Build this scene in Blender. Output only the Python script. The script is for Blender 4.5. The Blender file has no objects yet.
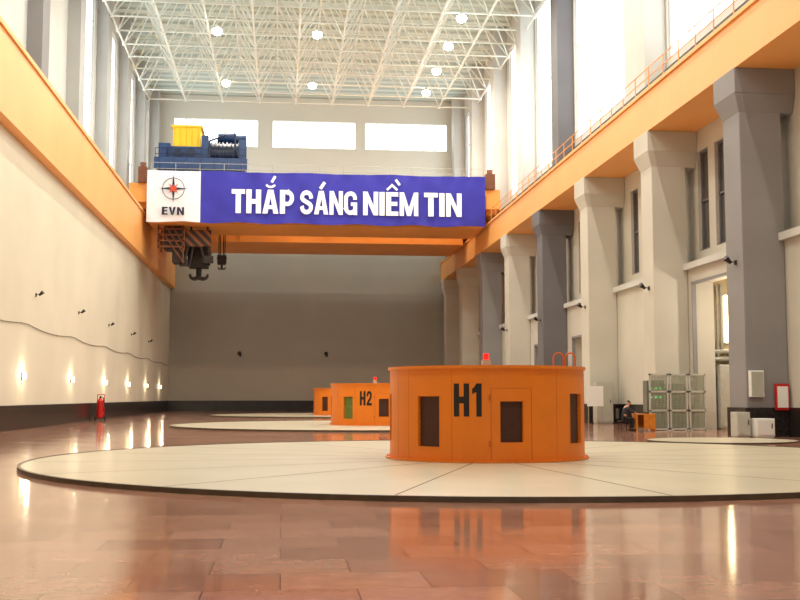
import bpy, math, random, bmesh
from mathutils import Vector, Matrix
random.seed(4)
S=bpy.context.scene
COL=S.collection
S.view_settings.view_transform='Standard'

def lin(c):
    return tuple(((x/255)/12.92 if x/255<=.04045 else ((x/255+.055)/1.055)**2.4) for x in c)
def mat(name,rgb,rough=.6,metal=0,var=.08,scale=1.5,emit=0,bump=0):
    m=bpy.data.materials.new(name); m.use_nodes=True
    nt=m.node_tree; b=nt.nodes['Principled BSDF']
    c=lin(rgb)
    tc=nt.nodes.new('ShaderNodeTexCoord'); n=nt.nodes.new('ShaderNodeTexNoise')
    n.inputs['Scale'].default_value=scale; n.inputs['Detail'].default_value=4
    nt.links.new(tc.outputs['Object'],n.inputs['Vector'])
    r=nt.nodes.new('ShaderNodeValToRGB')
    r.color_ramp.elements[0].position=.3; r.color_ramp.elements[1].position=.7
    r.color_ramp.elements[0].color=(*[x*(1-var) for x in c],1)
    r.color_ramp.elements[1].color=(*[min(1,x*(1+var)) for x in c],1)
    nt.links.new(n.outputs['Fac'],r.inputs['Fac']); nt.links.new(r.outputs['Color'],b.inputs['Base Color'])
    b.inputs['Roughness'].default_value=rough; b.inputs['Metallic'].default_value=metal
    if emit:
        nt.links.new(r.outputs['Color'],b.inputs['Emission Color']); b.inputs['Emission Strength'].default_value=emit
    if bump:
        bp=nt.nodes.new('ShaderNodeBump'); bp.inputs['Strength'].default_value=bump
        nt.links.new(n.outputs['Fac'],bp.inputs['Height']); nt.links.new(bp.outputs['Normal'],b.inputs['Normal'])
    return m

WLOC={}
class MB:
    def __init__(s): s.v=[];s.f=[];s.m=[]
    def add(s,vs,fs,m=0):
        o=len(s.v); s.v+= [tuple(x) for x in vs]
        for f in fs: s.f.append(tuple(i+o for i in f)); s.m.append(m)
    def box(s,x0,x1,y0,y1,z0,z1,m=0):
        s.add([(x0,y0,z0),(x1,y0,z0),(x1,y1,z0),(x0,y1,z0),(x0,y0,z1),(x1,y0,z1),(x1,y1,z1),(x0,y1,z1)],
          [(0,3,2,1),(4,5,6,7),(0,1,5,4),(1,2,6,5),(2,3,7,6),(3,0,4,7)],m); return s
    def frustum(s,a,b,m=0):
        s.add([(a[0],a[2],a[4]),(a[1],a[2],a[4]),(a[1],a[3],a[4]),(a[0],a[3],a[4]),(b[0],b[2],b[4]),(b[1],b[2],b[4]),(b[1],b[3],b[4]),(b[0],b[3],b[4])],
          [(0,3,2,1),(4,5,6,7),(0,1,5,4),(1,2,6,5),(2,3,7,6),(3,0,4,7)],m); return s
    def cyl(s,p0,p1,r0,r1=None,n=12,m=0,cap=True):
        if r1 is None: r1=r0
        p0=Vector(p0);p1=Vector(p1);d=(p1-p0).normalized()
        a=Vector((0,0,1)) if abs(d.z)<.9 else Vector((1,0,0))
        u=d.cross(a).normalized(); w=d.cross(u)
        vs=[]
        for p,r in((p0,r0),(p1,r1)):
            for i in range(n):
                t=2*math.pi*i/n; vs.append(p+u*(r*math.cos(t))+w*(r*math.sin(t)))
        fs=[(i,(i+1)%n,n+(i+1)%n,n+i) for i in range(n)]
        if cap: fs+=[tuple(range(n-1,-1,-1)),tuple(range(n,2*n))]
        s.add(vs,fs,m); return s
    def tube(s,pts,r,n=8,m=0):
        for a,b in zip(pts[:-1],pts[1:]): s.cyl(a,b,r,n=n,m=m)
        return s
    def arc(s,c,r0,r1,z0,z1,a0,a1,n,m=0):
        vs=[];
        for i in range(n+1):
            t=a0+(a1-a0)*i/n; sx,cy=math.sin(t),-math.cos(t)
            for r,z in((r0,z0),(r1,z0),(r1,z1),(r0,z1)): vs.append((c[0]+r*sx,c[1]+r*cy,z))
        fs=[]
        for i in range(n):
            o=4*i
            for k in range(4):
                k2=(k+1)%4; fs.append((o+k,o+k2,o+4+k2,o+4+k))
        if abs(a1-a0)<6.28: fs+=[(0,3,2,1),(4*n,4*n+1,4*n+2,4*n+3)]
        s.add(vs,fs,m); return s
    def build(s,name,mats,parent=None,label=None,cat=None,kind=None,group=None,smooth=False,loc=None,bevel=0,recalc=True):
        me=bpy.data.meshes.new(name)
        if parent is not None: o0=WLOC[parent.name]
        else:
            if loc is None:
                xs=[p[0] for p in s.v];ys=[p[1] for p in s.v];zs=[p[2] for p in s.v]
                loc=((min(xs)+max(xs))/2,(min(ys)+max(ys))/2,min(zs))
            o0=Vector(loc)
        me.from_pydata([tuple(Vector(p)-o0) for p in s.v],[],s.f)
        for m in (mats if isinstance(mats,(list,tuple)) else [mats]): me.materials.append(m)
        me.polygons.foreach_set('material_index',s.m)
        me.update()
        if recalc:
            bm=bmesh.new(); bm.from_mesh(me); bmesh.ops.recalc_face_normals(bm,faces=bm.faces); bm.to_mesh(me); bm.free()
        ob=bpy.data.objects.new(name,me); COL.objects.link(ob)
        if parent is not None: ob.parent=parent; WLOC[ob.name]=o0
        else: ob.location=o0; WLOC[ob.name]=o0
        if smooth:
            for p in me.polygons: p.use_smooth=True
            md=ob.modifiers.new('es','EDGE_SPLIT'); md.split_angle=math.radians(35)
        if bevel:
            md=ob.modifiers.new('bv','BEVEL'); md.width=bevel; md.segments=2; md.limit_method='ANGLE'
        tag(ob,label,cat,kind,group); return ob
def tag(ob,label=None,cat=None,kind=None,group=None):
    if label: ob['label']=label
    if cat: ob['category']=cat
    if kind: ob['kind']=kind
    if group: ob['group']=group
def root(name,loc,label,cat,group=None):
    e=bpy.data.objects.new(name,None); e.empty_display_size=.3; COL.objects.link(e); e.location=loc
    WLOC[e.name]=Vector(loc); tag(e,label,cat,None,group); return e
def copy_tree(o,loc=None,parent=None,rotz=None):
    n=o.copy(); COL.objects.link(n)
    if parent is not None: n.parent=parent
    if loc is not None: n.location=loc
    if rotz is not None: n.rotation_euler[2]=rotz
    for c in list(o.children):
        copy_tree(c,parent=n)
    return n

# ------------------------------------------------------------ bold lettering (unit height glyph polygons)
def stroke(pts,t,tv=None):
    pts=[Vector((p[0],p[1])) for p in pts]; n=len(pts); L=[];R=[]
    for i in range(n):
        if i==0: d=(pts[1]-pts[0]).normalized(); nn=Vector((-d.y,d.x)); k=1
        elif i==n-1: d=(pts[-1]-pts[-2]).normalized(); nn=Vector((-d.y,d.x)); k=1
        else:
            d0=(pts[i]-pts[i-1]).normalized(); d1=(pts[i+1]-pts[i]).normalized(); n0=Vector((-d0.y,d0.x)); n1=Vector((-d1.y,d1.x))
            nn=(n0+n1).normalized(); k=min(1.6,1/max(.3,nn.dot(n0)))
        L.append(pts[i]+nn*t/2*k); R.append(pts[i]-nn*t/2*k)
    return [[L[i],R[i],R[i+1],L[i+1]] for i in range(n-1)]
def rc(x0,x1,y0,y1): return [Vector((x0,y0)),Vector((x1,y0)),Vector((x1,y1)),Vector((x0,y1))]
def arcp(cx,cy,rx,ry,a0,a1,n=12): return [(cx+rx*math.cos(math.radians(a0+(a1-a0)*i/n)),cy+ry*math.sin(math.radians(a0+(a1-a0)*i/n))) for i in range(n+1)]
V2=lambda *p:[Vector(q) for q in p]
def glyph(ch):
    T=.225
    if ch=='T': return .58,[rc(0,.58,.81,1),rc(.29-T/2,.29+T/2,0,.81)]
    if ch=='H': return .64,[rc(0,T,0,1),rc(.64-T,.64,0,1),rc(T,.64-T,.40,.60)]
    if ch=='I': return T,[rc(0,T,0,1)]
    if ch=='E': return .54,[rc(0,T,0,1),rc(T,.54,.82,1),rc(T,.50,.42,.59),rc(T,.54,0,.18)]
    if ch=='N': return .66,[rc(0,.20,0,1),rc(.46,.66,0,1),V2((.20,1),(.20,.58),(.46,0),(.46,.42))]
    if ch=='M': return .82,[rc(0,.19,0,1),rc(.63,.82,0,1),V2((.19,1),(.19,.52),(.32,0),(.41,.34)),V2((.63,1),(.41,.34),(.50,0),(.63,.52)),V2((.32,0),(.50,0),(.41,.34))]
    if ch=='A': return .70,[V2((0,0),(.22,0),(.35,.68),(.23,1)),V2((.70,0),(.48,0),(.35,.68),(.47,1)),V2((.23,1),(.35,.68),(.47,1)),V2((.17,.19),(.53,.19),(.50,.35),(.20,.35))]
    if ch=='V': return .66,[V2((0,1),(.22,1),(.33,.3),(.23,0)),V2((.66,1),(.44,1),(.33,.3),(.43,0)),V2((.23,0),(.43,0),(.33,.3))]
    if ch=='P': return .62,[rc(0,T,0,1)]+stroke([(T,.91),(.34,.91)]+arcp(.34,.665,.185,.245,90,-90)+[(T,.42)],.18)
    if ch=='S': return .63,stroke([(.55,.665)]+arcp(.315,.715,.22,.195,5,180)+[(.095,.67),(.16,.59),(.32,.51),(.47,.43),(.535,.35)]+arcp(.315,.285,.22,.195,0,-185)+[(.08,.335)],.185)
    if ch=='G': return .65,stroke([(.545,.65)]+arcp(.32,.71,.225,.195,0,180)+[(.095,.29)]+arcp(.32,.29,.225,.195,180,345),.185)+[rc(.455,.65,.0,.53),rc(.34,.455,.38,.53)]
    if ch=='1': return .38,[rc(.17,.38,0,1),V2((0,.68),(.17,.74),(.17,.93),(0,.84)),V2((.08,.88),(.17,.86),(.17,1))]
    if ch=='2': return .56,stroke([(.09,.64)]+arcp(.28,.72,.19,.195,170,-20)+[(.42,.52),(.28,.36),(.14,.20),(.10,.10)],.18)+[rc(0,.56,0,.17)]
    if ch=='3': return .56,stroke(arcp(.27,.72,.185,.195,170,-80)+[(.25,.52)],.175)+stroke([(.25,.52)]+arcp(.27,.28,.20,.20,80,-170),.175)
GAP=.06
def word_polys(s,gap=GAP):
    x=0; out=[]
    for ch in s:
        w,ps=glyph(ch)
        for p in ps: out.append([Vector((q.x+x,q.y)) for q in p])
        x+=w+gap
    return x-gap,out

# ------------------------------------------------------------ materials
M_cream=mat('wall_cream_paint',(214,206,185),.75,var=.05,scale=.25)
M_creamR=mat('wall_cream_paint_warm',(200,196,185),.75,var=.06,scale=.3)
M_grey=mat('grey_plaster',(140,138,140),.75,var=.07,scale=.4)
M_dgrey=mat('dark_grey_plaster',(106,104,108),.75,var=.07,scale=.4)
M_lgrey=mat('light_grey_plaster',(200,200,196),.75,var=.05,scale=.4)
M_pgrey=mat('pale_grey_plaster',(180,181,180),.75,var=.05,scale=.4)
M_base=mat('dark_granite',(40,35,33),.25,var=.4,scale=12)
M_beam=mat('painted_orange_beam',(240,172,98),.5,var=.05,scale=.3)
M_org=mat('orange_enamel',(229,124,18),.42,var=.05,scale=1.2)
M_org2=mat('orange_enamel_dark',(194,98,16),.45,var=.08,scale=1.5)
M_crane=mat('crane_orange_paint',(236,158,74),.5,var=.06,scale=.3)
M_brown=mat('dark_brown_mesh',(70,34,16),.6,var=.3,scale=30)
M_green=mat('green_lit_interior',(96,110,40),.6,var=.2,scale=5,emit=.05)
M_black=mat('black_paint',(18,16,16),.5,var=.1)
M_white=mat('white_paint',(232,232,230),.5,var=.02)
M_vwhite=mat('banner_white_cloth',(232,232,238),.7,var=.02)
M_lett=mat('white_print',(250,250,252),.7,var=.01)
M_blue=mat('banner_blue_cloth',(44,40,160),.65,var=.10,scale=.8)
M_navy=mat('navy_print',(16,20,52),.7,var=.05)
M_red=mat('red_paint',(190,22,18),.4,var=.1)
M_sred=mat('red_orange_print',(220,70,26),.6,var=.05)
M_redglow=mat('red_lamp_glass',(255,18,8),.3,var=.02,emit=2.2)
M_tblue=mat('trolley_blue_paint',(28,60,108),.45,var=.2,scale=3)
M_tblue2=mat('trolley_dark_blue_paint',(18,36,66),.5,var=.25,scale=3)
M_yel=mat('yellow_paint',(240,196,30),.45,var=.05)
M_steel=mat('galvanised_steel',(165,165,160),.4,.5,var=.12,scale=5)
M_pale=mat('pale_grey_metal',(190,190,182),.45,.1,var=.06,scale=5)
M_dsteel=mat('dark_steel',(46,38,34),.5,.3,var=.25,scale=5)
M_truss=mat('white_truss_tube',(232,238,232),.5,var=.05)
M_wood=mat('orange_brown_wood',(214,134,44),.4,var=.15,scale=6)
M_seam=mat('dark_seam',(126,114,92),.7,var=.1)
M_rim=mat('disc_rim_steel',(90,80,64),.35,.4,var=.15,scale=4)
M_lamp=mat('lamp_glass_bright',(255,246,226),.3,var=.01,emit=30)
M_wlamp=mat('warm_lamp_glass',(255,228,175),.3,var=.01,emit=12)
M_tan=mat('tan_interior',(172,156,126),.7,var=.08,scale=.5)
M_greyw=mat('cabinet_light_grey',(174,173,162),.45,var=.04)
M_slit=mat('dark_window_glass',(92,90,86),.15,var=.1,scale=.5)
M_skin=mat('skin',(196,140,108),.5,var=.04)
M_cloth=mat('dark_work_jacket',(52,56,70),.8,var=.15,scale=8)
M_trous=mat('charcoal_trousers',(36,34,38),.8,var=.1,scale=8)
M_hair=mat('black_hair',(16,13,12),.5,var=.2,scale=30)
M_cable=mat('brown_cable',(110,96,80),.6,var=.1)
M_slat=mat('brown_orange_steel',(112,62,32),.5,var=.25,scale=2)

def glow(name,rgb,strength):
    m=bpy.data.materials.new(name); m.use_nodes=True; nt=m.node_tree; nt.nodes.clear()
    o=nt.nodes.new('ShaderNodeOutputMaterial'); e=nt.nodes.new('ShaderNodeEmission')
    n=nt.nodes.new('ShaderNodeTexNoise'); n.inputs['Scale'].default_value=.35
    tc=nt.nodes.new('ShaderNodeTexCoord'); nt.links.new(tc.outputs['Object'],n.inputs['Vector'])
    mr=nt.nodes.new('ShaderNodeMapRange'); mr.inputs['To Min'].default_value=strength*.8; mr.inputs['To Max'].default_value=strength*1.2
    nt.links.new(n.outputs['Fac'],mr.inputs['Value']); nt.links.new(mr.outputs['Result'],e.inputs['Strength'])
    e.inputs['Color'].default_value=(*rgb,1); nt.links.new(e.outputs['Emission'],o.inputs['Surface']); return m
M_pane=glow('frosted_daylight_glass',(.95,1,.985),3.0)
M_paneF=glow('frosted_daylight_glass_far',(.95,1,.985),3.0)
M_disc=mat('cream_cover_plate',(196,186,163),.3,var=.07,scale=.5)

def floor_mat():
    m=bpy.data.materials.new('polished_red_granite_tiles'); m.use_nodes=True; nt=m.node_tree; L=nt.links
    b=nt.nodes['Principled BSDF']; tc=nt.nodes.new('ShaderNodeTexCoord')
    br=nt.nodes.new('ShaderNodeTexBrick'); br.offset=.5
    br.inputs['Scale'].default_value=1; br.inputs['Brick Width'].default_value=1.2; br.inputs['Row Height'].default_value=.8
    br.inputs['Mortar Size'].default_value=.007; br.inputs['Mortar Smooth'].default_value=.2
    br.inputs['Color1'].default_value=(*lin((186,137,117)),1); br.inputs['Color2'].default_value=(*lin((156,109,92)),1)
    br.inputs['Mortar'].default_value=(*lin((108,76,64)),1)
    L.new(tc.outputs['Object'],br.inputs['Vector'])
    n=nt.nodes.new('ShaderNodeTexNoise'); n.inputs['Scale'].default_value=3.5; n.inputs['Detail'].default_value=9; n.inputs['Roughness'].default_value=.65
    L.new(tc.outputs['Object'],n.inputs['Vector'])
    mx=nt.nodes.new('ShaderNodeMix'); mx.data_type='RGBA'; mx.blend_type='OVERLAY'; mx.inputs['Factor'].default_value=.4
    L.new(br.outputs['Color'],mx.inputs['A']); L.new(n.outputs['Fac'],mx.inputs['B']); L.new(mx.outputs['Result'],b.inputs['Base Color'])
    n2=nt.nodes.new('ShaderNodeTexNoise'); n2.inputs['Scale'].default_value=.6; L.new(tc.outputs['Object'],n2.inputs['Vector'])
    mr=nt.nodes.new('ShaderNodeMapRange'); mr.inputs['To Min'].default_value=.04; mr.inputs['To Max'].default_value=.14
    L.new(n2.outputs['Fac'],mr.inputs['Value']); L.new(mr.outputs['Result'],b.inputs['Roughness'])
    n3=nt.nodes.new('ShaderNodeTexNoise'); n3.inputs['Scale'].default_value=1.1; L.new(tc.outputs['Object'],n3.inputs['Vector'])
    bp=nt.nodes.new('ShaderNodeBump'); bp.inputs['Strength'].default_value=.035; bp.inputs['Distance'].default_value=.05
    L.new(n3.outputs['Fac'],bp.inputs['Height'])
    bp2=nt.nodes.new('ShaderNodeBump'); bp2.inputs['Strength'].default_value=.2; bp2.inputs['Distance'].default_value=.003; bp2.invert=True
    L.new(br.outputs['Fac'],bp2.inputs['Height']); L.new(bp.outputs['Normal'],bp2.inputs['Normal']); L.new(bp2.outputs['Normal'],b.inputs['Normal'])
    b.inputs['Specular IOR Level'].default_value=.8
    return m
M_floor=floor_mat()
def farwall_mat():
    m=bpy.data.materials.new('shade_tinted_end_wall'); m.use_nodes=True; nt=m.node_tree; L=nt.links; b=nt.nodes['Principled BSDF']
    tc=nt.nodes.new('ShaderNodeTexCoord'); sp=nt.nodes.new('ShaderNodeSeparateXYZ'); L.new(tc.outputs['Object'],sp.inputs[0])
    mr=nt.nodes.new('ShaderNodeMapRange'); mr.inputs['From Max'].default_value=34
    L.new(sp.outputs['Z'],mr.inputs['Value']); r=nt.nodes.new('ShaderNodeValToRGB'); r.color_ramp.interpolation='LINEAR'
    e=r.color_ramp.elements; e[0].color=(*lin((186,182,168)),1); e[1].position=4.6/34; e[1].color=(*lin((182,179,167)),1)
    for p,c in((5.4,(170,169,159)),(19.8,(146,146,138)),(20,(226,228,220))):  # darker grey up to crane level paints shade into the wall colour
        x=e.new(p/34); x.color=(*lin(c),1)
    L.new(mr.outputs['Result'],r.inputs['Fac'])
    n=nt.nodes.new('ShaderNodeTexNoise'); n.inputs['Scale'].default_value=.2; L.new(tc.outputs['Object'],n.inputs['Vector'])
    mx=nt.nodes.new('ShaderNodeMix'); mx.data_type='RGBA'; mx.blend_type='OVERLAY'; mx.inputs['Factor'].default_value=.12
    L.new(r.outputs['Color'],mx.inputs['A']); L.new(n.outputs['Fac'],mx.inputs['B']); L.new(mx.outputs['Result'],b.inputs['Base Color'])
    b.inputs['Roughness'].default_value=.7; return m
M_far=farwall_mat()
def ceil_mat():
    m=bpy.data.materials.new('corrugated_roof_sheet'); m.use_nodes=True; nt=m.node_tree; L=nt.links; b=nt.nodes['Principled BSDF']
    tc=nt.nodes.new('ShaderNodeTexCoord'); w=nt.nodes.new('ShaderNodeTexWave'); w.bands_direction='Y'; w.inputs['Scale'].default_value=.2
    L.new(tc.outputs['Object'],w.inputs['Vector']); r=nt.nodes.new('ShaderNodeValToRGB')
    r.color_ramp.elements[0].color=(*lin((166,182,176)),1); r.color_ramp.elements[1].color=(*lin((204,218,212)),1)
    L.new(w.outputs['Fac'],r.inputs['Fac']); L.new(r.outputs['Color'],b.inputs['Base Color']); b.inputs['Roughness'].default_value=.6
    return m
M_ceil=ceil_mat()

# ------------------------------------------------------------ room shell
YN=-22; YF=120
MB().box(-14.3,26,YN,YF+.5,-.3,0).build('floor',M_floor,kind='structure',loc=(0,0,0))
MB().box(-14.8,20.7,YN,YF+.5,34.5,34.9).build('ceiling',M_ceil,kind='structure')
ZC=34.5

def wallx(b,x0,x1,y0,y1,z0,z1,holes,m=0):
    ys=sorted(set([y0,y1]+[h[0] for h in holes]+[h[1] for h in holes])); zs=sorted(set([z0,z1]+[h[2] for h in holes]+[h[3] for h in holes]))
    for a,c in zip(ys[:-1],ys[1:]):
        for d,e in zip(zs[:-1],zs[1:]):
            my,mz=(a+c)/2,(d+e)/2
            if any(h[0]<my<h[1] and h[2]<mz<h[3] for h in holes): continue
            b.box(x0,x1,a,c,d,e,m)
def wally(b,y0,y1,x0,x1,z0,z1,holes,m=0):
    xs=sorted(set([x0,x1]+[h[0] for h in holes]+[h[1] for h in holes])); zs=sorted(set([z0,z1]+[h[2] for h in holes]+[h[3] for h in holes]))
    for a,c in zip(xs[:-1],xs[1:]):
        for d,e in zip(zs[:-1],zs[1:]):
            mx,mz=(a+c)/2,(d+e)/2
            if any(h[0]<mx<h[1] and h[2]<mz<h[3] for h in holes): continue
            b.box(a,c,y0,y1,d,e,m)
wn=[0]
def window_x(x,y0,y1,z0,z1,dy,dz,pane,side,bar=M_lgrey,th=.06):
    b=MB(); xo=x+side*.25
    b.box(min(xo,xo+side*.03),max(xo,xo+side*.03),y0,y1,z0,z1,0)
    xa,xb=sorted((xo-side*.10,xo))
    for yy0,yy1 in((y0,y0+.12),(y1-.12,y1)): b.box(xa,xb,yy0,yy1,z0,z1,1)
    for z in(z0,z1-.12): b.box(xa,xb,y0,y1,z,z+.12,1)
    n=max(1,round((y1-y0)/dy))
    for i in range(1,n):
        y=y0+(y1-y0)*i/n; b.box(xa,xb,y-th/2,y+th/2,z0,z1,1)
    n=max(1,round((z1-z0)/dz))
    for i in range(1,n):
        z=z0+(z1-z0)*i/n; b.box(xa,xb,y0,y1,z-th/2,z+th/2,1)
    wn[0]+=1
    b.build('window_%d'%wn[0],[pane,bar],kind='structure')
Lp=[17.5,28.7,39.9,51.2,62.4,73.6,84.8,96,107.2,118.4]
Lh=[(a+2.0,c-2.0,19.2,31.8) for a,c in zip(Lp[5:-1],Lp[6:])]
MB().box(-14.8,-12.1,YN,YF,0,16.9).build('wall_left_lower',M_cream,kind='structure')
b=MB(); wallx(b,-14.8,-14.3,YN,YF,16.9,ZC,Lh,0); b.build('wall_left_upper',M_lgrey,kind='structure')
for h in Lh: window_x(-14.3,*h,1.9,2.1,M_pane,-1,bar=M_white)
Fh=[(-12,-2.9,28.9,31.9),(-1.3,7.85,28.9,31.9),(8.95,18.1,28.9,31.9)]
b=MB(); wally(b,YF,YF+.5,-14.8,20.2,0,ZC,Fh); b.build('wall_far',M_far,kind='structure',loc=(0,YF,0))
for h in Fh:
    b=MB(); b.box(h[0],h[1],YF+.25,YF+.28,h[2],h[3],0)
    for x in [h[0]+(h[1]-h[0])*i/7 for i in range(8)]: b.box(x-.03,x+.03,YF+.2,YF+.25,h[2],h[3],1)
    for z in(h[2],h[3]-.05): b.box(h[0],h[1],YF+.2,YF+.25,z,z+.05,1)
    wn[0]+=1; b.build('window_%d'%wn[0],[M_paneF,M_white],kind='structure')
PR=[29.5,41,51.2,62.4,73.6,84.8,96,107.2,118]
Rp=[(22,1.8),(39.5,1.8),(55.8,3.4),(73,1.8),(84.5,1.8),(95.5,1.8),(107,1.8),(118.5,1.8)]
Rh=[(a[0]+a[1]/2+(.2 if a[0]<80 else 1.6),c[0]-c[1]/2-(.2 if a[0]<80 else 1.2),18.9,32) for a,c in zip(Rp[:-1],Rp[1:])]
slits=[]
for p in PR[1:-1]:
    for q in(6.4,8.5):
        slits.append((p+q-.65,p+q+.65,8.4,13.2))
doors=[(44.2,49.8,0,6.9),(66.2,71.5,0,5.5),(77.4,82.5,0,5.5),(88.8,93.6,0,5.5)]
b=MB(); wallx(b,19.2,20.2,YN,YF,0,7.5,doors,0); b.build('wall_right_lower',M_creamR,kind='structure')
b=MB(); wallx(b,19.7,20.2,YN,YF,7.5,16.3,slits,0); b.build('wall_right_middle',M_creamR,kind='structure')
b=MB(); wallx(b,19.7,20.2,YN,YF,16.3,ZC,Rh,0); b.build('wall_right_upper',M_lgrey,kind='structure')
for h in Rh: window_x(19.7,*h,2.6,3.2,M_pane,1,bar=M_white,th=.05)
for h in slits: window_x(19.7,*h,1.3,2.4,M_slit,1,bar=M_dgrey,th=.1)
for k,h in enumerate(doors):
    b=MB(); y0,y1,z1=h[0]-.6,h[1]+.6,h[3]+.4
    b.box(20.2,25.5,y0-.2,y0,0,z1);b.box(20.2,25.5,y1,y1+.2,0,z1);b.box(25.5,25.7,y0-.2,y1+.2,0,z1);b.box(20.2,25.7,y0-.2,y1+.2,z1,z1+.2)
    b.build('wall_recess_%d'%(k+1),M_tan if k==0 else M_grey,kind='structure')
    f=MB()
    for yy in((h[0],h[0]+.12),(h[1]-.12,h[1])): f.box(19.12,19.3,yy[0],yy[1],0,h[3])
    f.box(19.12,19.3,h[0],h[1],h[3]-.12,h[3]); f.build('trim_%d'%(k+20),M_grey,kind='structure')
MB().box(18.95,19.7,YN,YF,7.5,7.8).build('trim_1',M_lgrey,kind='structure')
MB().box(-12.1,-12.02,YN,YF,0,1.12).build('baseboard_left',M_base,kind='structure')
MB().box(-12.02,19.2,YF-.08,YF,0,1.12).build('baseboard_far',M_base,kind='structure')
b=MB(); wallx(b,19.12,19.2,YN,YF-.08,0,1.1,[(d[0],d[1],0,1.1) for d in doors]); b.build('baseboard_right',M_base,kind='structure')

for y in Lp[2:]:
    dark=abs(y-62.4)<1 
    MB().box(-14.29,-13.45,y-.9,y+.9,16.91,ZC-.01).build('pilaster',M_grey if dark else M_pgrey,label=('mid grey' if dark else 'pale grey')+' plastered wall pilaster standing above the crane runway',cat='pilaster',group='upper wall pilasters')
for y,w in Rp[1:]:
    dark=abs(y-73)<1
    MB().box(18.55,19.69,y-w/2,y+w/2,16.35,ZC-.01).build('pilaster',M_dgrey if dark else M_lgrey,label=('dark grey' if dark else 'light grey')+' plastered pilaster between tall bright windows',cat='pilaster',group='upper wall pilasters')
cols={41:(M_grey,'grey'),73.6:(M_dgrey,'dark grey'),96:(M_grey,'grey')}
for p in PR:
    m,cn=cols.get(p,(M_creamR,'cream'))
    r=root('pillar',(18.3,p,0),'%s concrete pillar with flared capital carrying the crane beam'%cn,'pillar','pillars under the crane beam')
    MB().box(17.5,19.19,p-.8,p+.8,0,12.7).build('shaft',m,r,bevel=.04)
    b=MB(); b.frustum((17.5,19.69,p-.8,p+.8,12.5),(17.25,19.69,p-1.05,p+1.05,13.2)); b.box(17.25,19.69,p-1.05,p+1.05,13.2,14.2)
    b.build('capital',m,r,bevel=.03)
    b=MB(); b.box(17.42,19.1,p-.88,p-.8,0,1.1); b.box(17.42,17.5,p-.8,p+.8,0,1.1); b.box(17.42,19.1,p+.8,p+.88,0,1.1)
    b.build('plinth',M_base,r,label='dark granite plinth cladding')
r=root('crane_runway_beam',(-11.9,50,13.2),'long pale orange crane runway beam along the cream wall','crane beam')
b=MB(); b.box(-12.09,-11.6,YN,YF,13.2,16.9); b.build('beam_web',M_beam,r)
b=MB(); b.box(-12.09,-11.5,YN,YF,16.7,16.92); b.build('flange',M_beam,r)
MB().box(-12.35,-12.2,YN,YF,16.9,17.05).build('rail',M_dsteel,r,label='steel crane rail')
r=root('crane_runway_beam',(18.3,50,14.2),'long pale orange crane runway beam resting on the pillars','crane beam')
MB().box(17.4,19.69,YN,YF,14.2,16.3).build('beam_web',M_beam,r)
b=MB(); b.box(17.3,17.4,YN,YF,16.15,16.32); b.box(17.3,17.4,YN,YF,14.2,14.32); b.build('flange',M_beam,r)
MB().box(17.9,18.1,YN,YF,16.3,16.95).build('rail',M_dsteel,r,label='steel crane rail')
r=root('guardrail',(17.35,60,16.3),'thin orange steel guardrail on top of the crane beam','railing')
b=MB()
for z in(16.8,17.25): b.box(17.32,17.35,30,91,z-.02,z+.02)
b.build('handrail',M_crane,r)
ps=MB().box(17.31,17.35,30,30.04,16.3,17.27).build('post',M_crane,r)
for i in range(1,31):
    c=ps.copy(); COL.objects.link(c); c.location=(0,i*2.0,0)
# ------------------------------------------------------------ space frame
b=MB(); zb,zt=30.7,33.9
SX,SY=3.6,3.4
def nod(i,j,top): return (-13.3+ (i+(.5 if top else 0))*SX, 57+(j+(.5 if top else 0))*SY, zt if top else zb)
NI,NJ=10,16
def mem(p,q,r): b.cyl(p,q,r,n=5,cap=False)
for i in range(NI):
    for j in range(NJ):
        b.cyl(Vector(nod(i,j,0))-Vector((0,0,.13)),Vector(nod(i,j,0))+Vector((0,0,.13)),.15,n=8)
        if i<NI-1: mem(nod(i,j,0),nod(i+1,j,0),.08)
        if j<NJ-1: mem(nod(i,j,0),nod(i,j+1,0),.08)
        if i<NI-1 and j<NJ-1:
            t=nod(i,j,1)
            for di in(0,1):
                for dj in(0,1): mem(t,nod(i+di,j+dj,0),.06)
            if i<NI-2: mem(t,nod(i+1,j,1),.075)
            if j<NJ-2: mem(t,nod(i,j+1,1),.075)
for j in range(NJ-1):
    y=57+(j+.5)*SY; b.box(-14.25,19.65,y-.05,y+.05,zt+.1,zt+.35)
b.build('roof_space_frame',M_truss,label='white steel tube space frame carrying the roof sheets',cat='roof truss')
# ------------------------------------------------------------ lamps
def area(name,loc,size,W,col,rot=(0,0,0),parent=None):
    l=bpy.data.lights.new(name,'AREA'); l.shape='DISK'; l.size=size; l.energy=W; l.color=col
    o=bpy.data.objects.new(name,l); COL.objects.link(o); o.location=loc; o.rotation_euler=rot
    return o
def pt(loc,W,col,rad=.1):
    l=bpy.data.lights.new('lamp_light','POINT'); l.energy=W; l.color=col; l.shadow_soft_size=rad
    o=bpy.data.objects.new('lamp_light',l); COL.objects.link(o); o.location=loc
lr=root('high_bay_lamp',(13.2,79.8,29.9),'round high bay lamp hanging below the roof truss, lit','ceiling lamp','high bay lamps')
x,y=13.2,79.8
b=MB(); b.cyl((x,y,30.25),(x,y,30.05),.15,.36,n=20,cap=False); b.cyl((x,y,30.25),(x,y,30.4),.14,.12,n=16); b.cyl((x,y,30.4),(x,y,30.75),.03,n=6)
b.build('housing',M_pale,lr,smooth=True)
b=MB(); b.cyl((x,y,30.08),(x,y,29.9),.36,.38,n=24); b.cyl((x,y,29.9),(x,y,29.72),.38,.30,n=24); b.cyl((x,y,29.72),(x,y,29.64),.30,.15,n=24); b.build('lamp_glass',M_lamp,lr,smooth=True)
lamps=[(13.2,86.5),(13.2,93.4),(13.2,100.3),(2.5,84.7),(2.5,99),(-5.3,84.7),(-5.3,99)]
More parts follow.
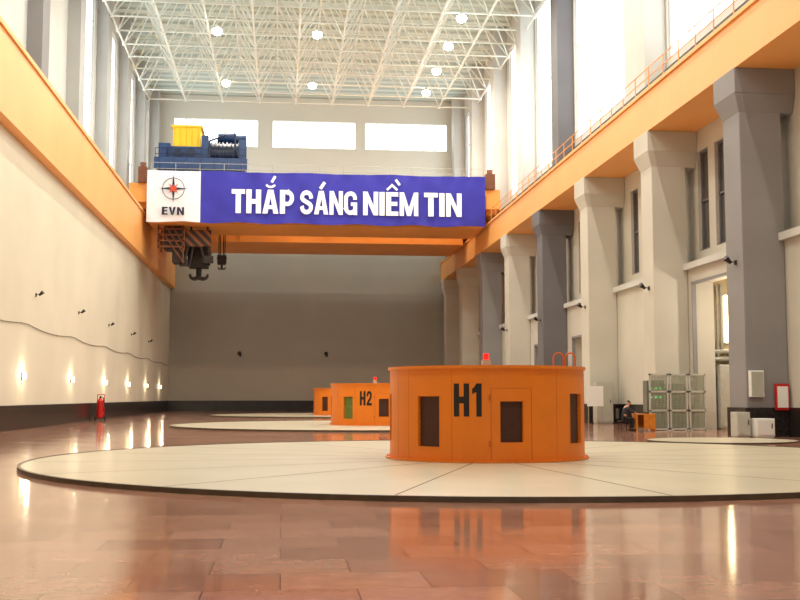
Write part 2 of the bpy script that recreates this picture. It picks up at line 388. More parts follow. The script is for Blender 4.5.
for X in(-5.3,2.5,13.2):
    for Y in(8,25,42,56,70): lamps.append((X,Y))
WL=(1,.91,.76)
area('lamp_light',(x,y,29.6),.5,900,WL)
for X,Y in lamps:
    copy_tree(lr,loc=(X,Y,29.9)); area('lamp_light',(X,Y,29.6),.5,1200 if Y<75 else 900,WL)

# ------------------------------------------------------------ crane
cr=root('bridge_crane',(3,102,16.9),'wide orange overhead bridge crane spanning the hall on two runway beams','crane')
for(y0,y1) in((92,98.5),(102.5,111)):
    b=MB(); b.box(-11.15,17.0,y0+.2,y1-.2,16.0,19.9); b.box(-11.15,17.0,y0,y1,15.9,16.05); b.box(-11.15,17.0,y0,y1,19.85,20.0)
    for x in [-8+4*i for i in range(6)]: b.box(x-.06,x+.06,y0+.05,y1-.05,16.05,19.85)
    b.build('girder',M_crane,cr)
for x0,x1,zz in((-12.75,-11.15,17.05),(17.05,18.45,16.95)):
    b=MB(); b.box(x0,x1,91.8,112,zz+.45,19.2); b.box(x0+.1,x1-.1,91.4,91.8,zz+.5,18.6)
    for y in(92.5,95,98,105,108,110.8): b.cyl((x0+.25,y,zz+.45),(x1-.25,y,zz+.45),.45,n=18)
    b.build('end_carriage',M_crane,cr)
for yy in(92.05,110.9):
    b=MB()
    for z in(20.5,21.0): b.tube([(-11,yy,z),(17,yy,z)],.02,6)
    for i in range(15): b.tube([(-11+2*i,yy,20.0),(-11+2*i,yy,21.0)],.02,6)
    b.build('walkway_railing',M_pale,cr,label='thin walkway railing on the girder')
for a,c in((-12.0,-11.3),(17.15,17.95)):
    b=MB(); b.box(a,c,91.4,92.2,19.2,20.5); b.cyl(((a+c)/2,91.8,20.5),((a+c)/2,91.8,20.9),.25,n=14); b.build('drive_motor',M_slat,cr)
b=MB(); X0,X1,Y0,Y1,Z0,Z1=-10.5,-8.3,93,95.5,12.7,15.9
for a in(X0,X1-.12):
    for c in(Y0,Y1-.12): b.box(a,a+.12,c,c+.12,Z0+(0 if a>X0 else 1.2),Z1)
for i in range(4): b.box(X0,X1,Y0,Y0+.06,14.0+.5*i,14.14+.5*i)
for q in(0,.55,1.1): b.tube([(X0+.1+q,Y0-.02,15.8),(X1-.1,Y0-.02,12.8+q*1.4)],.07,6)
b.tube([(X0+.1,Y1,15.8),(X1-.1,Y1,12.8)],.09,6)
cb=b.build('service_cage',M_slat,cr,label='small dark brown lattice service cage hung under the girder')
b=MB(); b.box(X0+.5,X1-.2,Y0+.3,Y1-.2,13.9,15.8); b.box(X0+1.2,X1-.1,Y0+.3,Y1-.3,12.8,13.95); b.build('control_gear',M_dsteel,cb)
# trolley
tr=root('crane_trolley',(-7.3,100,20.2),'blue hoist trolley with yellow motor housing on top of the crane','crane trolley')
b=MB(); b.box(-11.0,-3.4,95.5,105,20.45,22.0); b.box(-11.2,-3.2,95.3,95.5,21.2,22.2); 
for x in [-10.9+1.2*i for i in range(7)]: b.box(x,x+.12,95.2,95.5,20.5,22.2)
b.build('frame',M_tblue,tr,bevel=.04)
for x in(-10.2,-4.2):
    for y in(96.5,103.5):
        b=MB(); b.cyl((x-.2,y,20.45),(x+.2,y,20.45),.45,n=18); b.build('wheel',M_dsteel,tr,smooth=True)
b=MB(); b.box(-9.7,-7.3,96.2,99,23.3,25.1); b.box(-9.85,-7.15,96.1,99.1,25.05,25.25)
for i in range(5): b.box(-9.6+.5*i,-9.55+.5*i,96.12,96.2,23.4,25.0)
b.build('motor_housing',M_yel,tr,bevel=.04,label='yellow box housing')
b=MB(); b.cyl((-7.0,97.5,23.0),(-3.7,97.5,23.0),.95,n=28)
for i in range(9): b.cyl((-6.8+.34*i,97.5,23.0),(-6.7+.34*i,97.5,23.0),1.08,n=28)
b.build('hoist_drum',M_tblue2,tr,smooth=True,label='dark blue grooved hoist drum')
b=MB(); b.box(-6.0,-3.5,98.3,101,22.0,24.6); b.box(-10.9,-9.9,96,98,22.0,23.6); b.box(-9.9,-7.2,95.9,99.2,22.0,23.3)
b.cyl((-5.9,98.2,24.7),(-4.4,98.2,24.7),.45,n=18); b.cyl((-4.4,98.2,24.6),(-3.4,98.2,24.6),.33,n=18); b.box(-4.0,-3.3,96.0,96.6,22.0,24.0)
b.box(-7.2,-6.6,95.8,96.4,22.0,24.3); b.box(-10.7,-10.2,95.7,96.0,22.2,23.3)
b.build('gearbox',M_tblue,tr,bevel=.05)
b=MB()
for cx,cz in((-9.2,22.65),(-8.1,22.65)): b.cyl((cx,95.65,cz),(cx,95.9,cz),.38,n=18)
b.box(-7.0,-3.3,95.6,96.0,21.6,22.2); b.tube([(-6.5,95.8,22.2),(-6.5,95.8,23.8),(-5.2,95.8,24.3),(-5.2,96.8,24.7)],.08,8); b.tube([(-3.9,95.8,22.2),(-4.3,95.8,23.4),(-4.3,96.4,24.6)],.08,8)
b.box(-10.8,-7.0,95.62,95.7,22.2,22.3)
b.build('drive_gear',M_tblue2,tr)
b=MB()
for z in(22.5,23.0): b.tube([(-11.1,95.4,z),(-3.3,95.4,z)],.03,6)
for i in range(8): b.tube([(-11.1+1.11*i,95.4,22.0),(-11.1+1.11*i,95.4,23.0)],.03,6)
b.build('railing',M_tblue2,tr)
def hazard():
    m=bpy.data.materials.new('orange_black_hazard_stripes'); m.use_nodes=True; nt=m.node_tree; L=nt.links; bs=nt.nodes['Principled BSDF']
    tc=nt.nodes.new('ShaderNodeTexCoord'); w=nt.nodes.new('ShaderNodeTexWave'); w.bands_direction='DIAGONAL'; w.inputs['Scale'].default_value=.8
    L.new(tc.outputs['Object'],w.inputs['Vector']); r=nt.nodes.new('ShaderNodeValToRGB'); r.color_ramp.interpolation='CONSTANT'
    r.color_ramp.elements[0].color=(*lin((42,28,22)),1); r.color_ramp.elements[1].position=.58; r.color_ramp.elements[1].color=(*lin((136,80,40)),1)
    L.new(w.outputs['Fac'],r.inputs['Fac']); L.new(r.outputs['Color'],bs.inputs['Base Color']); return m
M_haz=hazard()
def hook(cx,cy,ztop,zb,s,label,haz):
    hr=root('crane_hook',(cx,cy,zb),label,'crane hook','crane hooks')
    b=MB()
    for dx in(-.6,-.3,.3,.6): b.tube([(cx+dx*s,cy,ztop),(cx+dx*s,cy,zb+2.2*s)],.05,6)
    b.build('wire_rope',M_dsteel,hr)
    b=MB(); 
    for dy in(-.45,.4): b.box(cx-.9*s,cx+.9*s,cy+dy*s,cy+(dy+.06)*s,zb+1.3*s,zb+2.9*s)
    b.box(cx-.8*s,cx+.8*s,cy-.5*s,cy+.5*s,zb+1.0*s,zb+1.3*s)
    b.build('side_plate',haz,hr,bevel=.03)
    b=MB()
    for dx in(-.5,.5): b.cyl((cx+dx*s,cy-.5*s,zb+2.3*s),(cx+dx*s,cy+.5*s,zb+2.3*s),.5*s,n=20)
    b.build('sheave',M_dsteel,hr,smooth=True)
    b=MB(); b.cyl((cx,cy,zb+1.2*s),(cx,cy,zb+.65*s),.24*s,n=10)
    for sg in(-1,1):
        pts=[Vector((cx+sg*(.36*s-.36*s*math.cos(math.radians(a))),cy,zb+.42*s-.30*s*math.sin(math.radians(a)))) for a in range(0,211,20)]
        pts=[Vector((cx,cy,zb+.8*s))]+pts
        for i,(a,c) in enumerate(zip(pts[:-1],pts[1:])):
            b.cyl(a,c,s*(.23-.012*i),s*(.23-.012*(i+1)),n=10)
    b.build('hook',M_dsteel,hr,smooth=True)
    return hr
hook(-7.3,96.5,15.9,11.6,1.05,'large double ramshorn hook with pulley block hanging from the crane',M_dsteel)
hook(-5.5,99.5,20.45,12.9,.45,'small auxiliary crane hook on thin wire ropes',M_dsteel)
r=root('lifting_beam',(-7.4,94.5,12.7),'brown and black striped lifting frame hanging under the crane','lifting beam')
b=MB(); b.box(-8.3,-6.1,93.6,94.0,14.2,15.6); b.build('crossbar',M_haz,r)
b=MB(); b.tube([(-7.8,93.8,15.5),(-7.8,93.8,15.9)],.08); b.tube([(-6.4,93.8,15.5),(-6.4,93.8,15.9)],.08)
b.tube([(-8.0,93.8,14.3),(-8.4,93.8,12.9)],.16); b.tube([(-7.6,93.8,14.3),(-7.9,93.8,12.5)],.1); b.tube([(-7.0,93.8,14.3),(-6.7,93.8,13.2)],.12); b.tube([(-6.3,93.8,14.3),(-6.2,93.8,13.0)],.14)
b.box(-8.7,-8.0,93.6,94,12.5,13.1);b.box(-6.7,-5.9,93.6,94,12.8,13.4); b.build('hanger',M_dsteel,r)

# ------------------------------------------------------------ banner
BY=91.0
bn=root('banner',(3,BY,15.8),'long blue cloth banner with white slogan hung on the crane','banner')
BX0,BX1,BZ0,BZ1=-11.2,17.0,15.85,20.12; XS=-6.85
def cloth(x0,x1,m,name):
    b=MB(); nx=int((x1-x0)*6); nz=18; vs=[]
    for i in range(nx+1):
        for j in range(nz+1):
            x=x0+(x1-x0)*i/nx; z=BZ0+(BZ1-BZ0)*j/nz
            e=abs(z-18)/2.1
            y=BY+.05*math.sin(x*1.7+z*.7)+.025*math.sin(z*3+x*2.3)*e+.03*math.sin(x*4.4-z*1.8)*e*e
            vs.append((x,y,z+ .06*math.sin(x*1.3)*(1 if j in(0,) else 0)+.03*math.sin(x*.9)*(1 if j==nz else 0)))
    fs=[(i*(nz+1)+j,(i+1)*(nz+1)+j,(i+1)*(nz+1)+j+1,i*(nz+1)+j+1) for i in range(nx) for j in range(nz)]
    b.add(vs,fs); return b.build(name,m,bn,smooth=True)
cloth(XS,BX1,M_blue,'cloth')['label']='blue cloth field'
cloth(BX0,XS,M_vwhite,'cloth')['label']='white cloth emblem panel'
TY=BY-.12
ZC0,ZC1=16.65,18.65
b=MB()
CX={}; KK=[0]
def poly3(ps,x0,z0,sx,sz,m=0):
    for p in ps:
        KK[0]+=1; yy=TY-.006*(KK[0]%12)
        vs=[(x0+q.x*sx,yy,z0+q.y*sz) for q in p]
        ar=sum(p[i].x*p[(i+1)%len(p)].y-p[(i+1)%len(p)].x*p[i].y for i in range(len(p)))
        if ar<0: vs.reverse()
        b.add(vs,[tuple(range(len(p)))],m)
def word(s,x0,x1):
    w,ps=word_polys(s); poly3(ps,x0,ZC0,(x1-x0)/w,ZC1-ZC0)
    x=0
    for ch in s:
        g=glyph(ch)[0]; CX[(s,ch)]=x0+(x+g/2)*(x1-x0)/w; x+=g+GAP
word('THAP',-4.3,.85); word('SANG',1.35,6.1); word('NIEM',6.6,11.25); word('TIN',11.75,14.95)
def bar(x0,z0,x1,z1,w):
    poly3(stroke([(x0,z0),(x1,z1)],w),0,0,1,1)
ax=CX[('THAP','A')]
poly3(stroke(arcp(ax,19.18,.38,.3,200,340,8),.18),0,0,1,1)
bar(ax+.08,19.28,ax+.38,19.8,.22)
ax=CX[('SANG','A')]; bar(ax-.08,18.82,ax+.28,19.38,.26)
ex=CX[('NIEM','E')]
poly3(stroke([(ex-.44,18.83),(ex,19.25),(ex+.44,18.83)],.19),0,0,1,1); bar(ex+.3,19.72,ex+.64,19.26,.22)
b.build('lettering',M_lett,bn,label='white slogan lettering',recalc=False)
b=MB(); w,ps=word_polys('EVN',.1); poly3(ps,-9.95,16.4,1.8/w,.66); b.build('lettering',M_navy,bn,label='dark blue company initials',recalc=False)
b=MB(); cx,cz=-9.05,18.6
def starpts(R,r,n,ph=0): return [(cx+(R if i%2==0 else r)*math.sin(ph+math.pi*i/n),cz+(R if i%2==0 else r)*math.cos(ph+math.pi*i/n)) for i in range(2*n)]
def flat(pts,y,m): 
    n=len(pts); vs=[(cx,y,cz)]+[(p[0],y,p[1]) for p in pts]; b.add(vs,[(0,1+i,1+(i+1)%n) for i in range(n)],m)
n=48
for i in range(n):
    t0,t1=2*math.pi*i/n,2*math.pi*(i+1)/n
    b.add([(cx+R*math.sin(t),TY-.0,cz+R*math.cos(t)) for R,t in((.86,t0),(.86,t1),(.91,t1),(.91,t0))],[(0,1,2,3)],0)
flat(starpts(1.2,.17,4),TY-.02,0)
flat(starpts(.6,.13,4,math.pi/4),TY-.03,1)
flat(starpts(.4,.1,4),TY-.05,1)
b.build('emblem',[M_navy,M_sred],bn,label='dark slim four pointed star in a ring with red centre',recalc=False)

# ------------------------------------------------------------ generators
GX=4.85; RC=2.3; RD=10.5
def generator(gy,num):
    c=(GX,gy)
    A0={1:3.4,2:6.5,3:8}[num]; TA={1:-20.8,2:-16.5,3:-15}[num]
    b=MB(); b.cyl((GX,gy,0),(GX,gy,.07),RD,n=160,m=0)
    for k in range(16):
        t=2*math.pi*(k+.2)/16; d=Vector((math.sin(t),-math.cos(t),0)); nn=Vector((d.y,-d.x,0))*.02
        p=Vector((GX,gy,.073)); a=p+d*2.3; e=p+d*(RD-.1)
        b.add([a-nn,e-nn,e+nn,a+nn],[(0,1,2,3)],1)
    b.arc(c,RD-.02,RD+.05,0,.085,0,2*math.pi,160,2)
    b.build('generator_pit_cover',[M_disc,M_seam,M_rim],label='large flat cream circular floor cover with radial seams',cat='floor cover',group='generator pit covers')
    z0=.075; H=2.12
    g=root('generator_housing',(GX,gy,z0),'round orange steel generator housing marked H%d on its circular cover'%num,'generator','generator housings')
    step=math.radians(48); ops=[]
    specs={-3:(.4,1.5),-2:(.4,1.5),-1:(.33,1.44),0:(.44,1.33),1:(.38,1.5),2:(.4,1.5),3:(.4,1.5)}
    for k,(a0,a1) in specs.items():
        ops.append((math.radians(A0)+k*step,.128 if k else .112,z0+a0,z0+a1))
    angs=sorted(set([round(-math.pi+2*math.pi*i/120,5) for i in range(121)]+[round(((t+s*h+math.pi)%(2*math.pi))-math.pi,5) for t,h,_,_ in ops for s in(-1,1)]))
    b=MB()
    def inside(t,z):
        for o in ops:
            dt=(t-o[0]+math.pi)%(2*math.pi)-math.pi
            if abs(dt)<o[1] and o[2]<z<o[3]: return True
        return False
    zs=sorted(set([z0,z0+H]+[o[2] for o in ops]+[o[3] for o in ops]))
    for t0,t1 in zip(angs[:-1],angs[1:]):
        if t1-t0<1e-4: continue
        for a,e in zip(zs[:-1],zs[1:]):
            if inside((t0+t1)/2,(a+e)/2): continue
            vs=[(GX+R*math.sin(t),gy-R*math.cos(t),z) for R,t,z in((RC,t0,a),(RC,t1,a),(RC,t1,e),(RC,t0,e))]
            b.add(vs,[(0,1,2,3)])
    b.cyl((GX,gy,z0+H-.05),(GX,gy,z0+H-.02),RC,n=96)
    for tt in(-1.9,-1.25,-1.05,-.52,.56,1.3,2.2,2.9): b.arc(c,RC,RC+.003,z0+.05,z0+H-.1,tt-.002,tt+.002,1,1)
    b.build('shell',[M_org,M_org2],g,smooth=True)
    b=MB(); b.arc(c,RC-.02,RC+.045,z0+H-.07,z0+H,0,2*math.pi,120); b.arc(c,RC-.01,RC+.012,z0+H-.19,z0+H-.175,0,2*math.pi,120); b.build('top_rim',M_org,g,smooth=True)
    b=MB(); b.arc(c,RC-.02,RC+.1,z0,z0+.04,0,2*math.pi,120)
    for k in range(60):
        t=2*math.pi*k/60; px,py=GX+(RC+.06)*math.sin(t),gy-(RC+.06)*math.cos(t); b.cyl((px,py,z0+.04),(px,py,z0+.065),.018,n=6)
    b.build('base_flange',M_org,g)
    for i,o in enumerate(ops):
        m=M_brown
        if num==2 and i==2: m=M_green
        b=MB(); b.arc(c,RC-.10,RC-.07,o[2]-.03,o[3]+.03,o[0]-o[1]-.02,o[0]+o[1]+.02,8,0)
        if m is M_brown:
            for q in range(1,9): 
                zz=o[2]+(o[3]-o[2])*q/9; b.arc(c,RC-.07,RC-.06,zz-.01,zz+.01,o[0]-o[1],o[0]+o[1],6,0)
        b.build('inner_panel',m,g,label='dark mesh panel inside opening' if m is M_brown else 'green lit interior behind opening')
        b=MB(); e=.008
        b.arc(c,RC-.08,RC+.008,o[2]-.018,o[3]+.018,o[0]-o[1]-e,o[0]-o[1],1); b.arc(c,RC-.08,RC+.008,o[2]-.018,o[3]+.018,o[0]+o[1],o[0]+o[1]+e,1)
        b.arc(c,RC-.08,RC+.008,o[2]-.018,o[2],o[0]-o[1],o[0]+o[1],8); b.arc(c,RC-.08,RC+.008,o[3],o[3]+.018,o[0]-o[1],o[0]+o[1],8)
        b.build('opening_frame',M_org,g)
    t=ops[3][0]; hw=.2
    b=MB()
    for s in(-1,1): b.arc(c,RC,RC+.004,z0+.06,z0+1.62,t+s*hw-.003,t+s*hw+.003,1)
    b.arc(c,RC,RC+.004,z0+1.61,z0+1.62,t-hw,t+hw,8)
    for q in(.35,1.35): b.arc(c,RC,RC+.03,z0+q,z0+q+.12,t-1.05*hw-.012,t-1.05*hw+.012,1)
    b.build('door_seam',M_org2,g)
    w,ps=word_polys('H%d'%num,.12); W=.62; hgt=.72
    b=MB()
    for k,p in enumerate(ps):
        vs=[]
        for q in p:
            t=math.radians(TA)+(q.x/w-.5)*W/RC; R=RC+.006+.0006*k; vs.append((GX+R*math.sin(t),gy-R*math.cos(t),z0+1.0+q.y*hgt))
        ar=sum(p[i].x*p[(i+1)%len(p)].y-p[(i+1)%len(p)].x*p[i].y for i in range(len(p)))
        if ar<0: vs.reverse()
        b.add(vs,[tuple(range(len(vs)))])
    b.build('lettering',M_black,g,label='black painted unit number',recalc=False)
    zt=z0+H
    b=MB(); b.cyl((GX,gy,zt-.05),(GX,gy,zt+.2),.05,n=12); b.box(GX-.1,GX+.1,gy-.1,gy+.1,zt-.05,zt+.18); b.build('beacon_base',M_greyw,g)
    b=MB(); b.cyl((GX,gy,zt+.2),(GX,gy,zt+.34),.07,.06,n=16); b.build('beacon_lamp',M_redglow,g,smooth=True,label='red glowing warning lamp')
    for dx in(1.5,1.78):
        b=MB(); pts=[(GX+dx,gy-.6,zt-.03)]+[(GX+dx+.12-.12*math.cos(a),gy-.6,zt+.22+.12*math.sin(a)) for a in [math.pi*i/8 for i in range(9)]]+[(GX+dx+.24,gy-.6,zt-.03)]
        b.tube(pts,.02,8); b.build('grab_hoop',M_org2,g,smooth=True)
generator(26,1); generator(57.7,2); generator(89.4,3)
b=MB(); b.cyl((14.9,36.4,0),(14.9,36.4,.04),2.5,n=80,m=0)
b.arc((14.9,36.4),2.45,2.51,0,.045,0,2*math.pi,80,1)
b.build('hatch_cover',[M_disc,M_rim],label='smaller flat round cream hatch cover set on the granite floor',cat='floor cover')

# ------------------------------------------------------------ wall lights and floodlights
r=root('wall_sconce',(-12.1,53,2.45),'small bright wall sconce on the cream wall','wall lamp','wall sconces')
b=MB(); b.box(-12.1,-12.02,52.9,53.1,2.3,2.65); b.build('backplate',M_steel,r)
b=MB(); b.cyl((-11.97,53,2.34),(-11.97,53,2.62),.09,n=14); b.build('lamp_glass',M_wlamp,r,smooth=True)
pt((-11.72,53,2.6),50,(1,.84,.58))
for y in(41.5,65,77,88.5,100,111):
    copy_tree(r,loc=(-12.1,y,2.45)); pt((-11.72,y,2.6),50,(1,.84,.58))
def floodlight(x,y,z,sx,f=.62):
    r=root('floodlight',(x,y,z),'small angled dark floodlight on a wall bracket','floodlight','wall floodlights')
    b=MB(); b.box(min(x,x+sx*.05),max(x,x+sx*.05),y-.07,y+.07,z-.09,z+.09); b.tube([(x+sx*.04,y,z),(x+sx*.45*f,y,z+.1*f)],.02,6); b.build('bracket',M_dsteel,r)
    b=MB(); c=Vector((x+sx*.5*f,y,z+.12*f)); d=Vector((sx*.35,-.1,.28))*f; b.cyl(c-d*.5,c+d*.6,.1*f,.2*f,n=12); b.build('lamp_head',M_dsteel,r,smooth=True)
    return r
for y in(55.5,67,78.5,90,101.5): floodlight(-12.1,y,6.5,1,f=.5)
for p in PR[1:6]: floodlight(17.48,p-.2,6.7,-1)
for x in(-4.5,4.8): 
    r=root('floodlight',(x,120,6.0),'small dark floodlight on the end wall','floodlight','wall floodlights')
    MB().box(x-.08,x+.08,119.85,120,5.85,6.15).build('bracket',M_dsteel,r)
    b=MB(); b.cyl((x,119.85,6.0),(x-.1,119.4,6.2),.12,.22,n=12); b.build('lamp_head',M_dsteel,r,smooth=True)
b=MB(); pts=[]
y=20
while y<119.9:
    ph=((y-41.5)%11.8)/11.8; pts.append((-12.06,y,5.0-.22*4*ph*(1-ph))); y+=1.475
b.tube(pts,.02,6); b.build('wall_cable',M_cable,label='thin sagging cable fixed along the cream wall',cat='cable')

def extinguisher(x,y):
    r=root('fire_extinguisher',(x,y,0),'red wheeled fire extinguisher standing by the dark skirting','fire extinguisher')
    b=MB(); b.cyl((x,y,.25),(x,y,1.25),.22,n=20); b.cyl((x,y,1.25),(x,y,1.42),.22,.07,n=20); b.cyl((x,y,.15),(x,y,.25),.12,.22,n=20); b.build('tank',M_red,r,smooth=True)
    b=MB(); b.cyl((x,y,1.42),(x,y,1.55),.06,n=12); b.tube([(x,y,1.5),(x+.2,y-.1,1.45),(x+.28,y-.15,1.0),(x+.22,y-.2,.6)],.025,8); b.build('hose',M_black,r)
    b=MB(); b.tube([(x-.22,y+.15,.3),(x-.22,y+.22,1.65),(x+.22,y+.22,1.65),(x+.22,y+.15,.3)],.025,8); b.build('handle',M_red,r)
    for s in(-1,1):
        b=MB(); b.cyl((x+s*.26,y+.05,.2),(x+s*.34,y+.05,.2),.2,n=20); b.build('wheel',M_black,r,smooth=True)
extinguisher(-11.5,72)

# ------------------------------------------------------------ right side things
def cabinet(x0,x1,y0,y1,h,m,label,name='electrical_cabinet',cat='cabinet',nd=1):
    r=root(name,((x0+x1)/2,(y0+y1)/2,0),label,cat)
    MB().box(x0,x1,y0,y1,.06,h).box(x0+.03,x1-.03,y0+.03,y1-.03,0,.06).build('body',m,r,bevel=.015)
    w=(x1-x0)/nd
    for i in range(nd):
        d=MB().box(x0+i*w+.03,x0+(i+1)*w-.03,y0-.025,y0,.12,h-.05).build('door',m,r,bevel=.008)
        MB().box(x0+i*w+w*.8,x0+i*w+w*.8+.03,y0-.05,y0-.025,h*.5,h*.5+.18).build('handle',M_dsteel,d)
    return r
cabinet(17.55,18.5,60.4,61.2,2.35,M_greyw,'tall beige steel control cabinet beside a pillar')
cabinet(16.55,17.05,38.9,39.5,.95,M_pale,'low grey steel cabinet at the foot of the pillar')
cabinet(17.15,17.85,38.6,39.2,.72,M_white,'low white box unit at the foot of the pillar',name='storage_box',cat='box',nd=1)
r=root('distribution_box',(17.85,40.15,1.5),'white wall mounted distribution box on the grey pillar','electrical box')
MB().box(17.58,18.12,39.98,40.19,1.5,2.5).build('body',M_white,r,bevel=.02)
MB().box(17.62,18.08,39.95,39.98,1.55,2.45).build('door',M_greyw,r,bevel=.01)
r=root('fire_hose_cabinet',(19.0,40.1,1.0),'red framed fire hose cabinet with white notice on the pillar','fire cabinet')
b=MB(); b.box(18.55,19.1,39.98,40.1,1.0,2.0); b.build('body',M_red,r,bevel=.02)
MB().box(18.62,19.03,39.95,39.98,1.1,1.9).build('notice',M_white,r)
M_gg=mat('grey_green_metal',(150,156,140),.45,.1,var=.08,scale=5)
for k,(x0,x1) in enumerate(((16.45,17.35),(17.4,18.25),(18.3,19.1))):
    r=root('grille_gate',((x0+x1)/2,48.3,0),'grey green slatted steel panel in a frame standing by the pillar','gate','grille panels')
    b=MB(); b.box(x0,x0+.08,48.25,48.32,0,2.55); b.box(x1-.08,x1,48.25,48.32,0,2.55)
    for z in(.02,.85,1.7,2.47): b.box(x0,x1,48.25,48.32,z,z+.08)
    b.box(x0-.02,x0+.1,48.1,48.5,0,.04); b.box(x1-.1,x1+.02,48.1,48.5,0,.04)
    b.build('frame',M_pale,r)
    b=MB(); n=14
    for i in range(1,n): xx=x0+(x1-x0)*i/n; b.box(xx-.017,xx+.017,48.27,48.3,.1,2.5)
    for i in range(1,20): zz=.1+2.4*i/20; b.box(x0,x1,48.28,48.3,zz-.012,zz+.012)
    b.build('bars',M_gg,r)
MG=mat('green_indicator',(60,220,110),.4,emit=1.6)
MDG=mat('dark_grey_cabinet',(112,114,104),.5,var=.08)
r=root('control_panel',(16.9,48.9,0),'grey control panel with small green indicator lights','control panel')
MB().box(16.45,17.3,48.6,49.15,0,2.25).build('body',MDG,r,bevel=.02)
for i in range(3):
    for z in(1.45,1.85):
        b=MB(); b.box(16.6+.22*i,16.7+.22*i,48.56,48.6,z,z+.08); b.build('indicator_light',MG,r)
cabinet(17.5,18.4,48.6,49.2,2.1,MDG,'dark grey steel locker behind the grille panels')
cabinet(20.3,21.5,49.5,50.1,3.0,M_pale,'pale grey switchgear cabinets inside the lit side room',nd=2)
r=root('pipework',(21.5,47.6,0),'grey ventilation pipes inside the side room','pipe')
b=MB()
for x in(21.75,22.3): b.tube([(x,50.1,0),(x,50.1,3.4),(x+.4,50.1,3.6),(x+2.5,50.1,3.6)],.2,14)
b.build('pipe_run',M_steel,r,smooth=True)
r=root('pipework',(20.8,50.2,3.0),'horizontal grey pipes above the switchgear','pipe')
b=MB()
for z in(3.3,3.65): b.tube([(20.25,50.15,z),(21.5,50.15,z)],.12,12)
b.tube([(20.5,50.15,3.3),(20.5,50.15,6.8)],.07,10); b.tube([(20.7,50.15,3.65),(20.7,50.15,6.8)],.07,10)
b.build('pipe_run',M_steel,r,smooth=True)
pt((21.2,46.4,5.6),420,(1,.9,.72),.25)
r=root('side_room_lamp',(21.3,50.2,4.4),'bright rectangular lamp in the side room','lamp')
b=MB(); b.box(20.9,21.65,50.15,50.25,4.1,6.3); b.build('lamp_glass',M_wlamp,r)
MB().box(20.85,21.7,50.25,50.35,4.05,6.35).build('housing',M_white,r)
for Y in(69,80,91): pt((22,Y,4.5),70,(1,.85,.6),.25)
r=root('notice_board',(17.0,58.8,0),'white notice board on a thin two legged stand','notice board')
b=MB(); b.box(16.6,16.64,58.8,58.84,0,1.0); b.box(17.36,17.4,58.8,58.84,0,1.0); b.build('stand',M_steel,r)
MB().box(16.55,17.45,58.77,58.81,1.0,2.1).build('board',M_white,r)

dx,dy=15.95,47.6
dr=root('desk',(dx,dy,0),'yellow orange wooden guard desk with solid front','desk')
MB().box(dx-.45,dx+.45,dy-.35,dy+.35,.72,.76).build('desktop',M_wood,dr,bevel=.01)
b=MB(); b.box(dx-.42,dx-.38,dy-.33,dy+.33,0,.72); b.box(dx+.38,dx+.42,dy-.33,dy+.33,0,.72); b.box(dx-.1,dx+.38,dy-.33,dy-.29,.08,.72); b.box(dx-.38,dx+.38,dy+.29,dy+.33,.15,.72); b.build('panel',M_wood,dr)
for z in(.2,.42): 
    b=MB(); b.box(dx+.02,dx+.36,dy-.345,dy-.33,z,z+.2); b.build('drawer',M_wood,dr)
r=root('telephone',(dx+.1,dy,.76),'small black desk telephone on the wooden desk','telephone')
MB().box(dx,dx+.22,dy-.08,dy+.1,.76,.82).build('body',M_black,r,bevel=.01)
b=MB(); b.tube([(dx+.02,dy-.05,.84),(dx+.02,dy+.08,.84)],.02); b.build('handset',M_black,r)
px,py=15.08,47.6
ch=root('office_chair',(px-.05,py,0),'dark office chair behind the wooden desk','chair')
MB().box(px-.28,px+.18,py-.23,py+.23,.42,.46).build('seat',M_black,ch,bevel=.015)
MB().box(px-.34,px-.28,py-.21,py+.21,.55,.98).build('backrest',M_black,ch,bevel=.02)
for a in(-.24,.12):
    for c in(-.2,.17): MB().box(px+a,px+a+.03,py+c,py+c+.03,0,.42).build('leg',M_dsteel,ch)
MB().box(px-.33,px-.29,py-.02,py+.02,.45,.6).build('back_support',M_dsteel,ch)

def skin(name,verts,edges,rad,m,parent,label=None,sub=2):
    me=bpy.data.meshes.new(name); o0=WLOC[parent.name]
    me.from_pydata([tuple(Vector(v)+Vector((px,py,0))-o0) for v in verts],edges,[]); me.materials.append(m)
    ob=bpy.data.objects.new(name,me); COL.objects.link(ob); ob.parent=parent; WLOC[ob.name]=o0
    md=ob.modifiers.new('Skin','SKIN'); md.use_smooth_shade=True
    for i,r in enumerate(rad):
        s=me.skin_vertices[0].data[i]; s.radius=(r,r); s.use_root=(i==0)
    ss=ob.modifiers.new('Sub','SUBSURF'); ss.levels=sub; ss.render_levels=sub
    if label: ob['label']=label
    return ob
pr=root('person',(px,py,0),'person in dark work clothes seated at the desk, leaning forward','person')
V=[(-.05,0,.58),(0,0,.74),(.06,0,.94),(.12,0,1.06),(.17,0,1.13),(.22,0,1.22),(.24,0,1.29)]
R=[.11,.12,.14,.11,.05,.085,.07]
E=[(i,i+1) for i in range(6)]
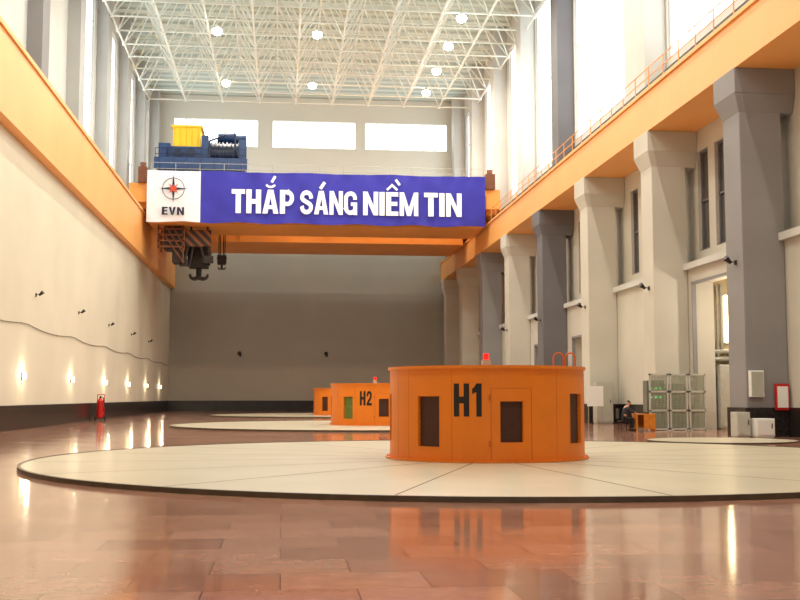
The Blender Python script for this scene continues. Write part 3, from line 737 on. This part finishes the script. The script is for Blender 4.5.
for s in(-1,1):
    o=len(V)
    V+=[(.11,s*.17,1.03),(.24,s*.22,.86),(.42,s*.15,.81),(.49,s*.12,.79)]
    R+=[.06,.045,.033,.025]; E+=[(3,o),(o,o+1),(o+1,o+2),(o+2,o+3)]
    for f in range(4):
        k=len(V); yy=s*(.12+(.03-.02*f))
        V+=[(.53,yy,.785),(.56+.01*(f in(1,2)),yy,.783),(.585+.015*(f in(1,2)),yy,.775)]; R+=[.010,.009,.008]; E+=[(o+3,k),(k,k+1),(k+1,k+2)]
    k=len(V); V+=[(.49,s*.085,.783),(.52,s*.065,.778)]; R+=[.011,.009]; E+=[(o+3,k),(k,k+1)]
    o=len(V)
    V+=[(0,s*.1,.56),(.36,s*.12,.55),(.34,s*.12,.28),(.32,s*.12,.1),(.43,s*.13,.05)]
    R+=[.08,.062,.052,.035,.035]; E+=[(0,o),(o,o+1),(o+1,o+2),(o+2,o+3),(o+3,o+4)]
skin('body',V,E,R,M_skin,pr)
V=[(-.05,0,.60),(0,0,.74),(.06,0,.94),(.12,0,1.065)]; R=[.12,.14,.158,.12]; E=[(0,1),(1,2),(2,3)]
for s in(-1,1):
    o=len(V); V+=[(.11,s*.17,1.03),(.24,s*.22,.86),(.40,s*.155,.815)]; R+=[.075,.058,.045]; E+=[(3,o),(o,o+1),(o+1,o+2)]
skin('jacket',V,E,R,M_cloth,pr,'dark blue work jacket')
V=[(-.04,0,.59)];R=[.12];E=[]
for s in(-1,1):
    o=len(V); V+=[(0,s*.1,.56),(.36,s*.12,.55),(.34,s*.12,.28),(.32,s*.12,.1)]; R+=[.09,.074,.062,.052]; E+=[(0,o),(o,o+1),(o+1,o+2),(o+2,o+3)]
skin('trousers',V,E,R,M_trous,pr,'charcoal trousers')
for s in(-1,1):
    b=MB(); b.frustum((px+.26,px+.52,py+s*.12-.05,py+s*.12+.05,0),(px+.26,px+.46,py+s*.12-.045,py+s*.12+.045,.1)); b.build('shoe',M_black,pr,bevel=.02)
skin('hair',[(.195,0,1.26),(.205,0,1.31),(.225,0,1.335)],[(0,1),(1,2)],[.088,.088,.065],M_hair,pr,'short black hair')
b=MB(); b.frustum((px+.30,px+.335,py-.015,py+.015,1.21),(px+.29,px+.305,py-.007,py+.007,1.255)); 
b.build('nose',M_skin,pr)
for s in(-1,1):
    b=MB(); b.cyl((px+.293,py+s*.03,1.255),(px+.302,py+s*.03,1.255),.012,n=10); b.build('eye',M_black,pr)
b=MB(); b.box(px+.29,px+.302,py-.022,py+.022,1.185,1.195); b.build('mouth',M_red,pr)
for s in(-1,1):
    b=MB(); b.cyl((px+.215,py+s*.08,1.24),(px+.215,py+s*.095,1.24),.025,.028,n=10); b.build('ear',M_skin,pr)

# ------------------------------------------------------------ world, camera
w=bpy.data.worlds.new('World'); S.world=w; w.use_nodes=True
bg=w.node_tree.nodes['Background']; bg.inputs['Color'].default_value=(1,.96,.9,1); bg.inputs['Strength'].default_value=.4
cam=bpy.data.cameras.new('Camera'); co=bpy.data.objects.new('Camera',cam); COL.objects.link(co)
cam.sensor_width=36; cam.lens=1100/800*36; cam.clip_end=400
psi=math.atan(.10687); th=math.atan(97/1100)
F=Vector((math.sin(psi)*math.cos(th),math.cos(psi)*math.cos(th),math.sin(th))); Rr=Vector((math.cos(psi),-math.sin(psi),0)); U=Rr.cross(F)
mw=Matrix(((Rr.x,U.x,-F.x,0),(Rr.y,U.y,-F.y,0),(Rr.z,U.z,-F.z,1.5),(0,0,0,1)))
co.matrix_world=mw
S.camera=co
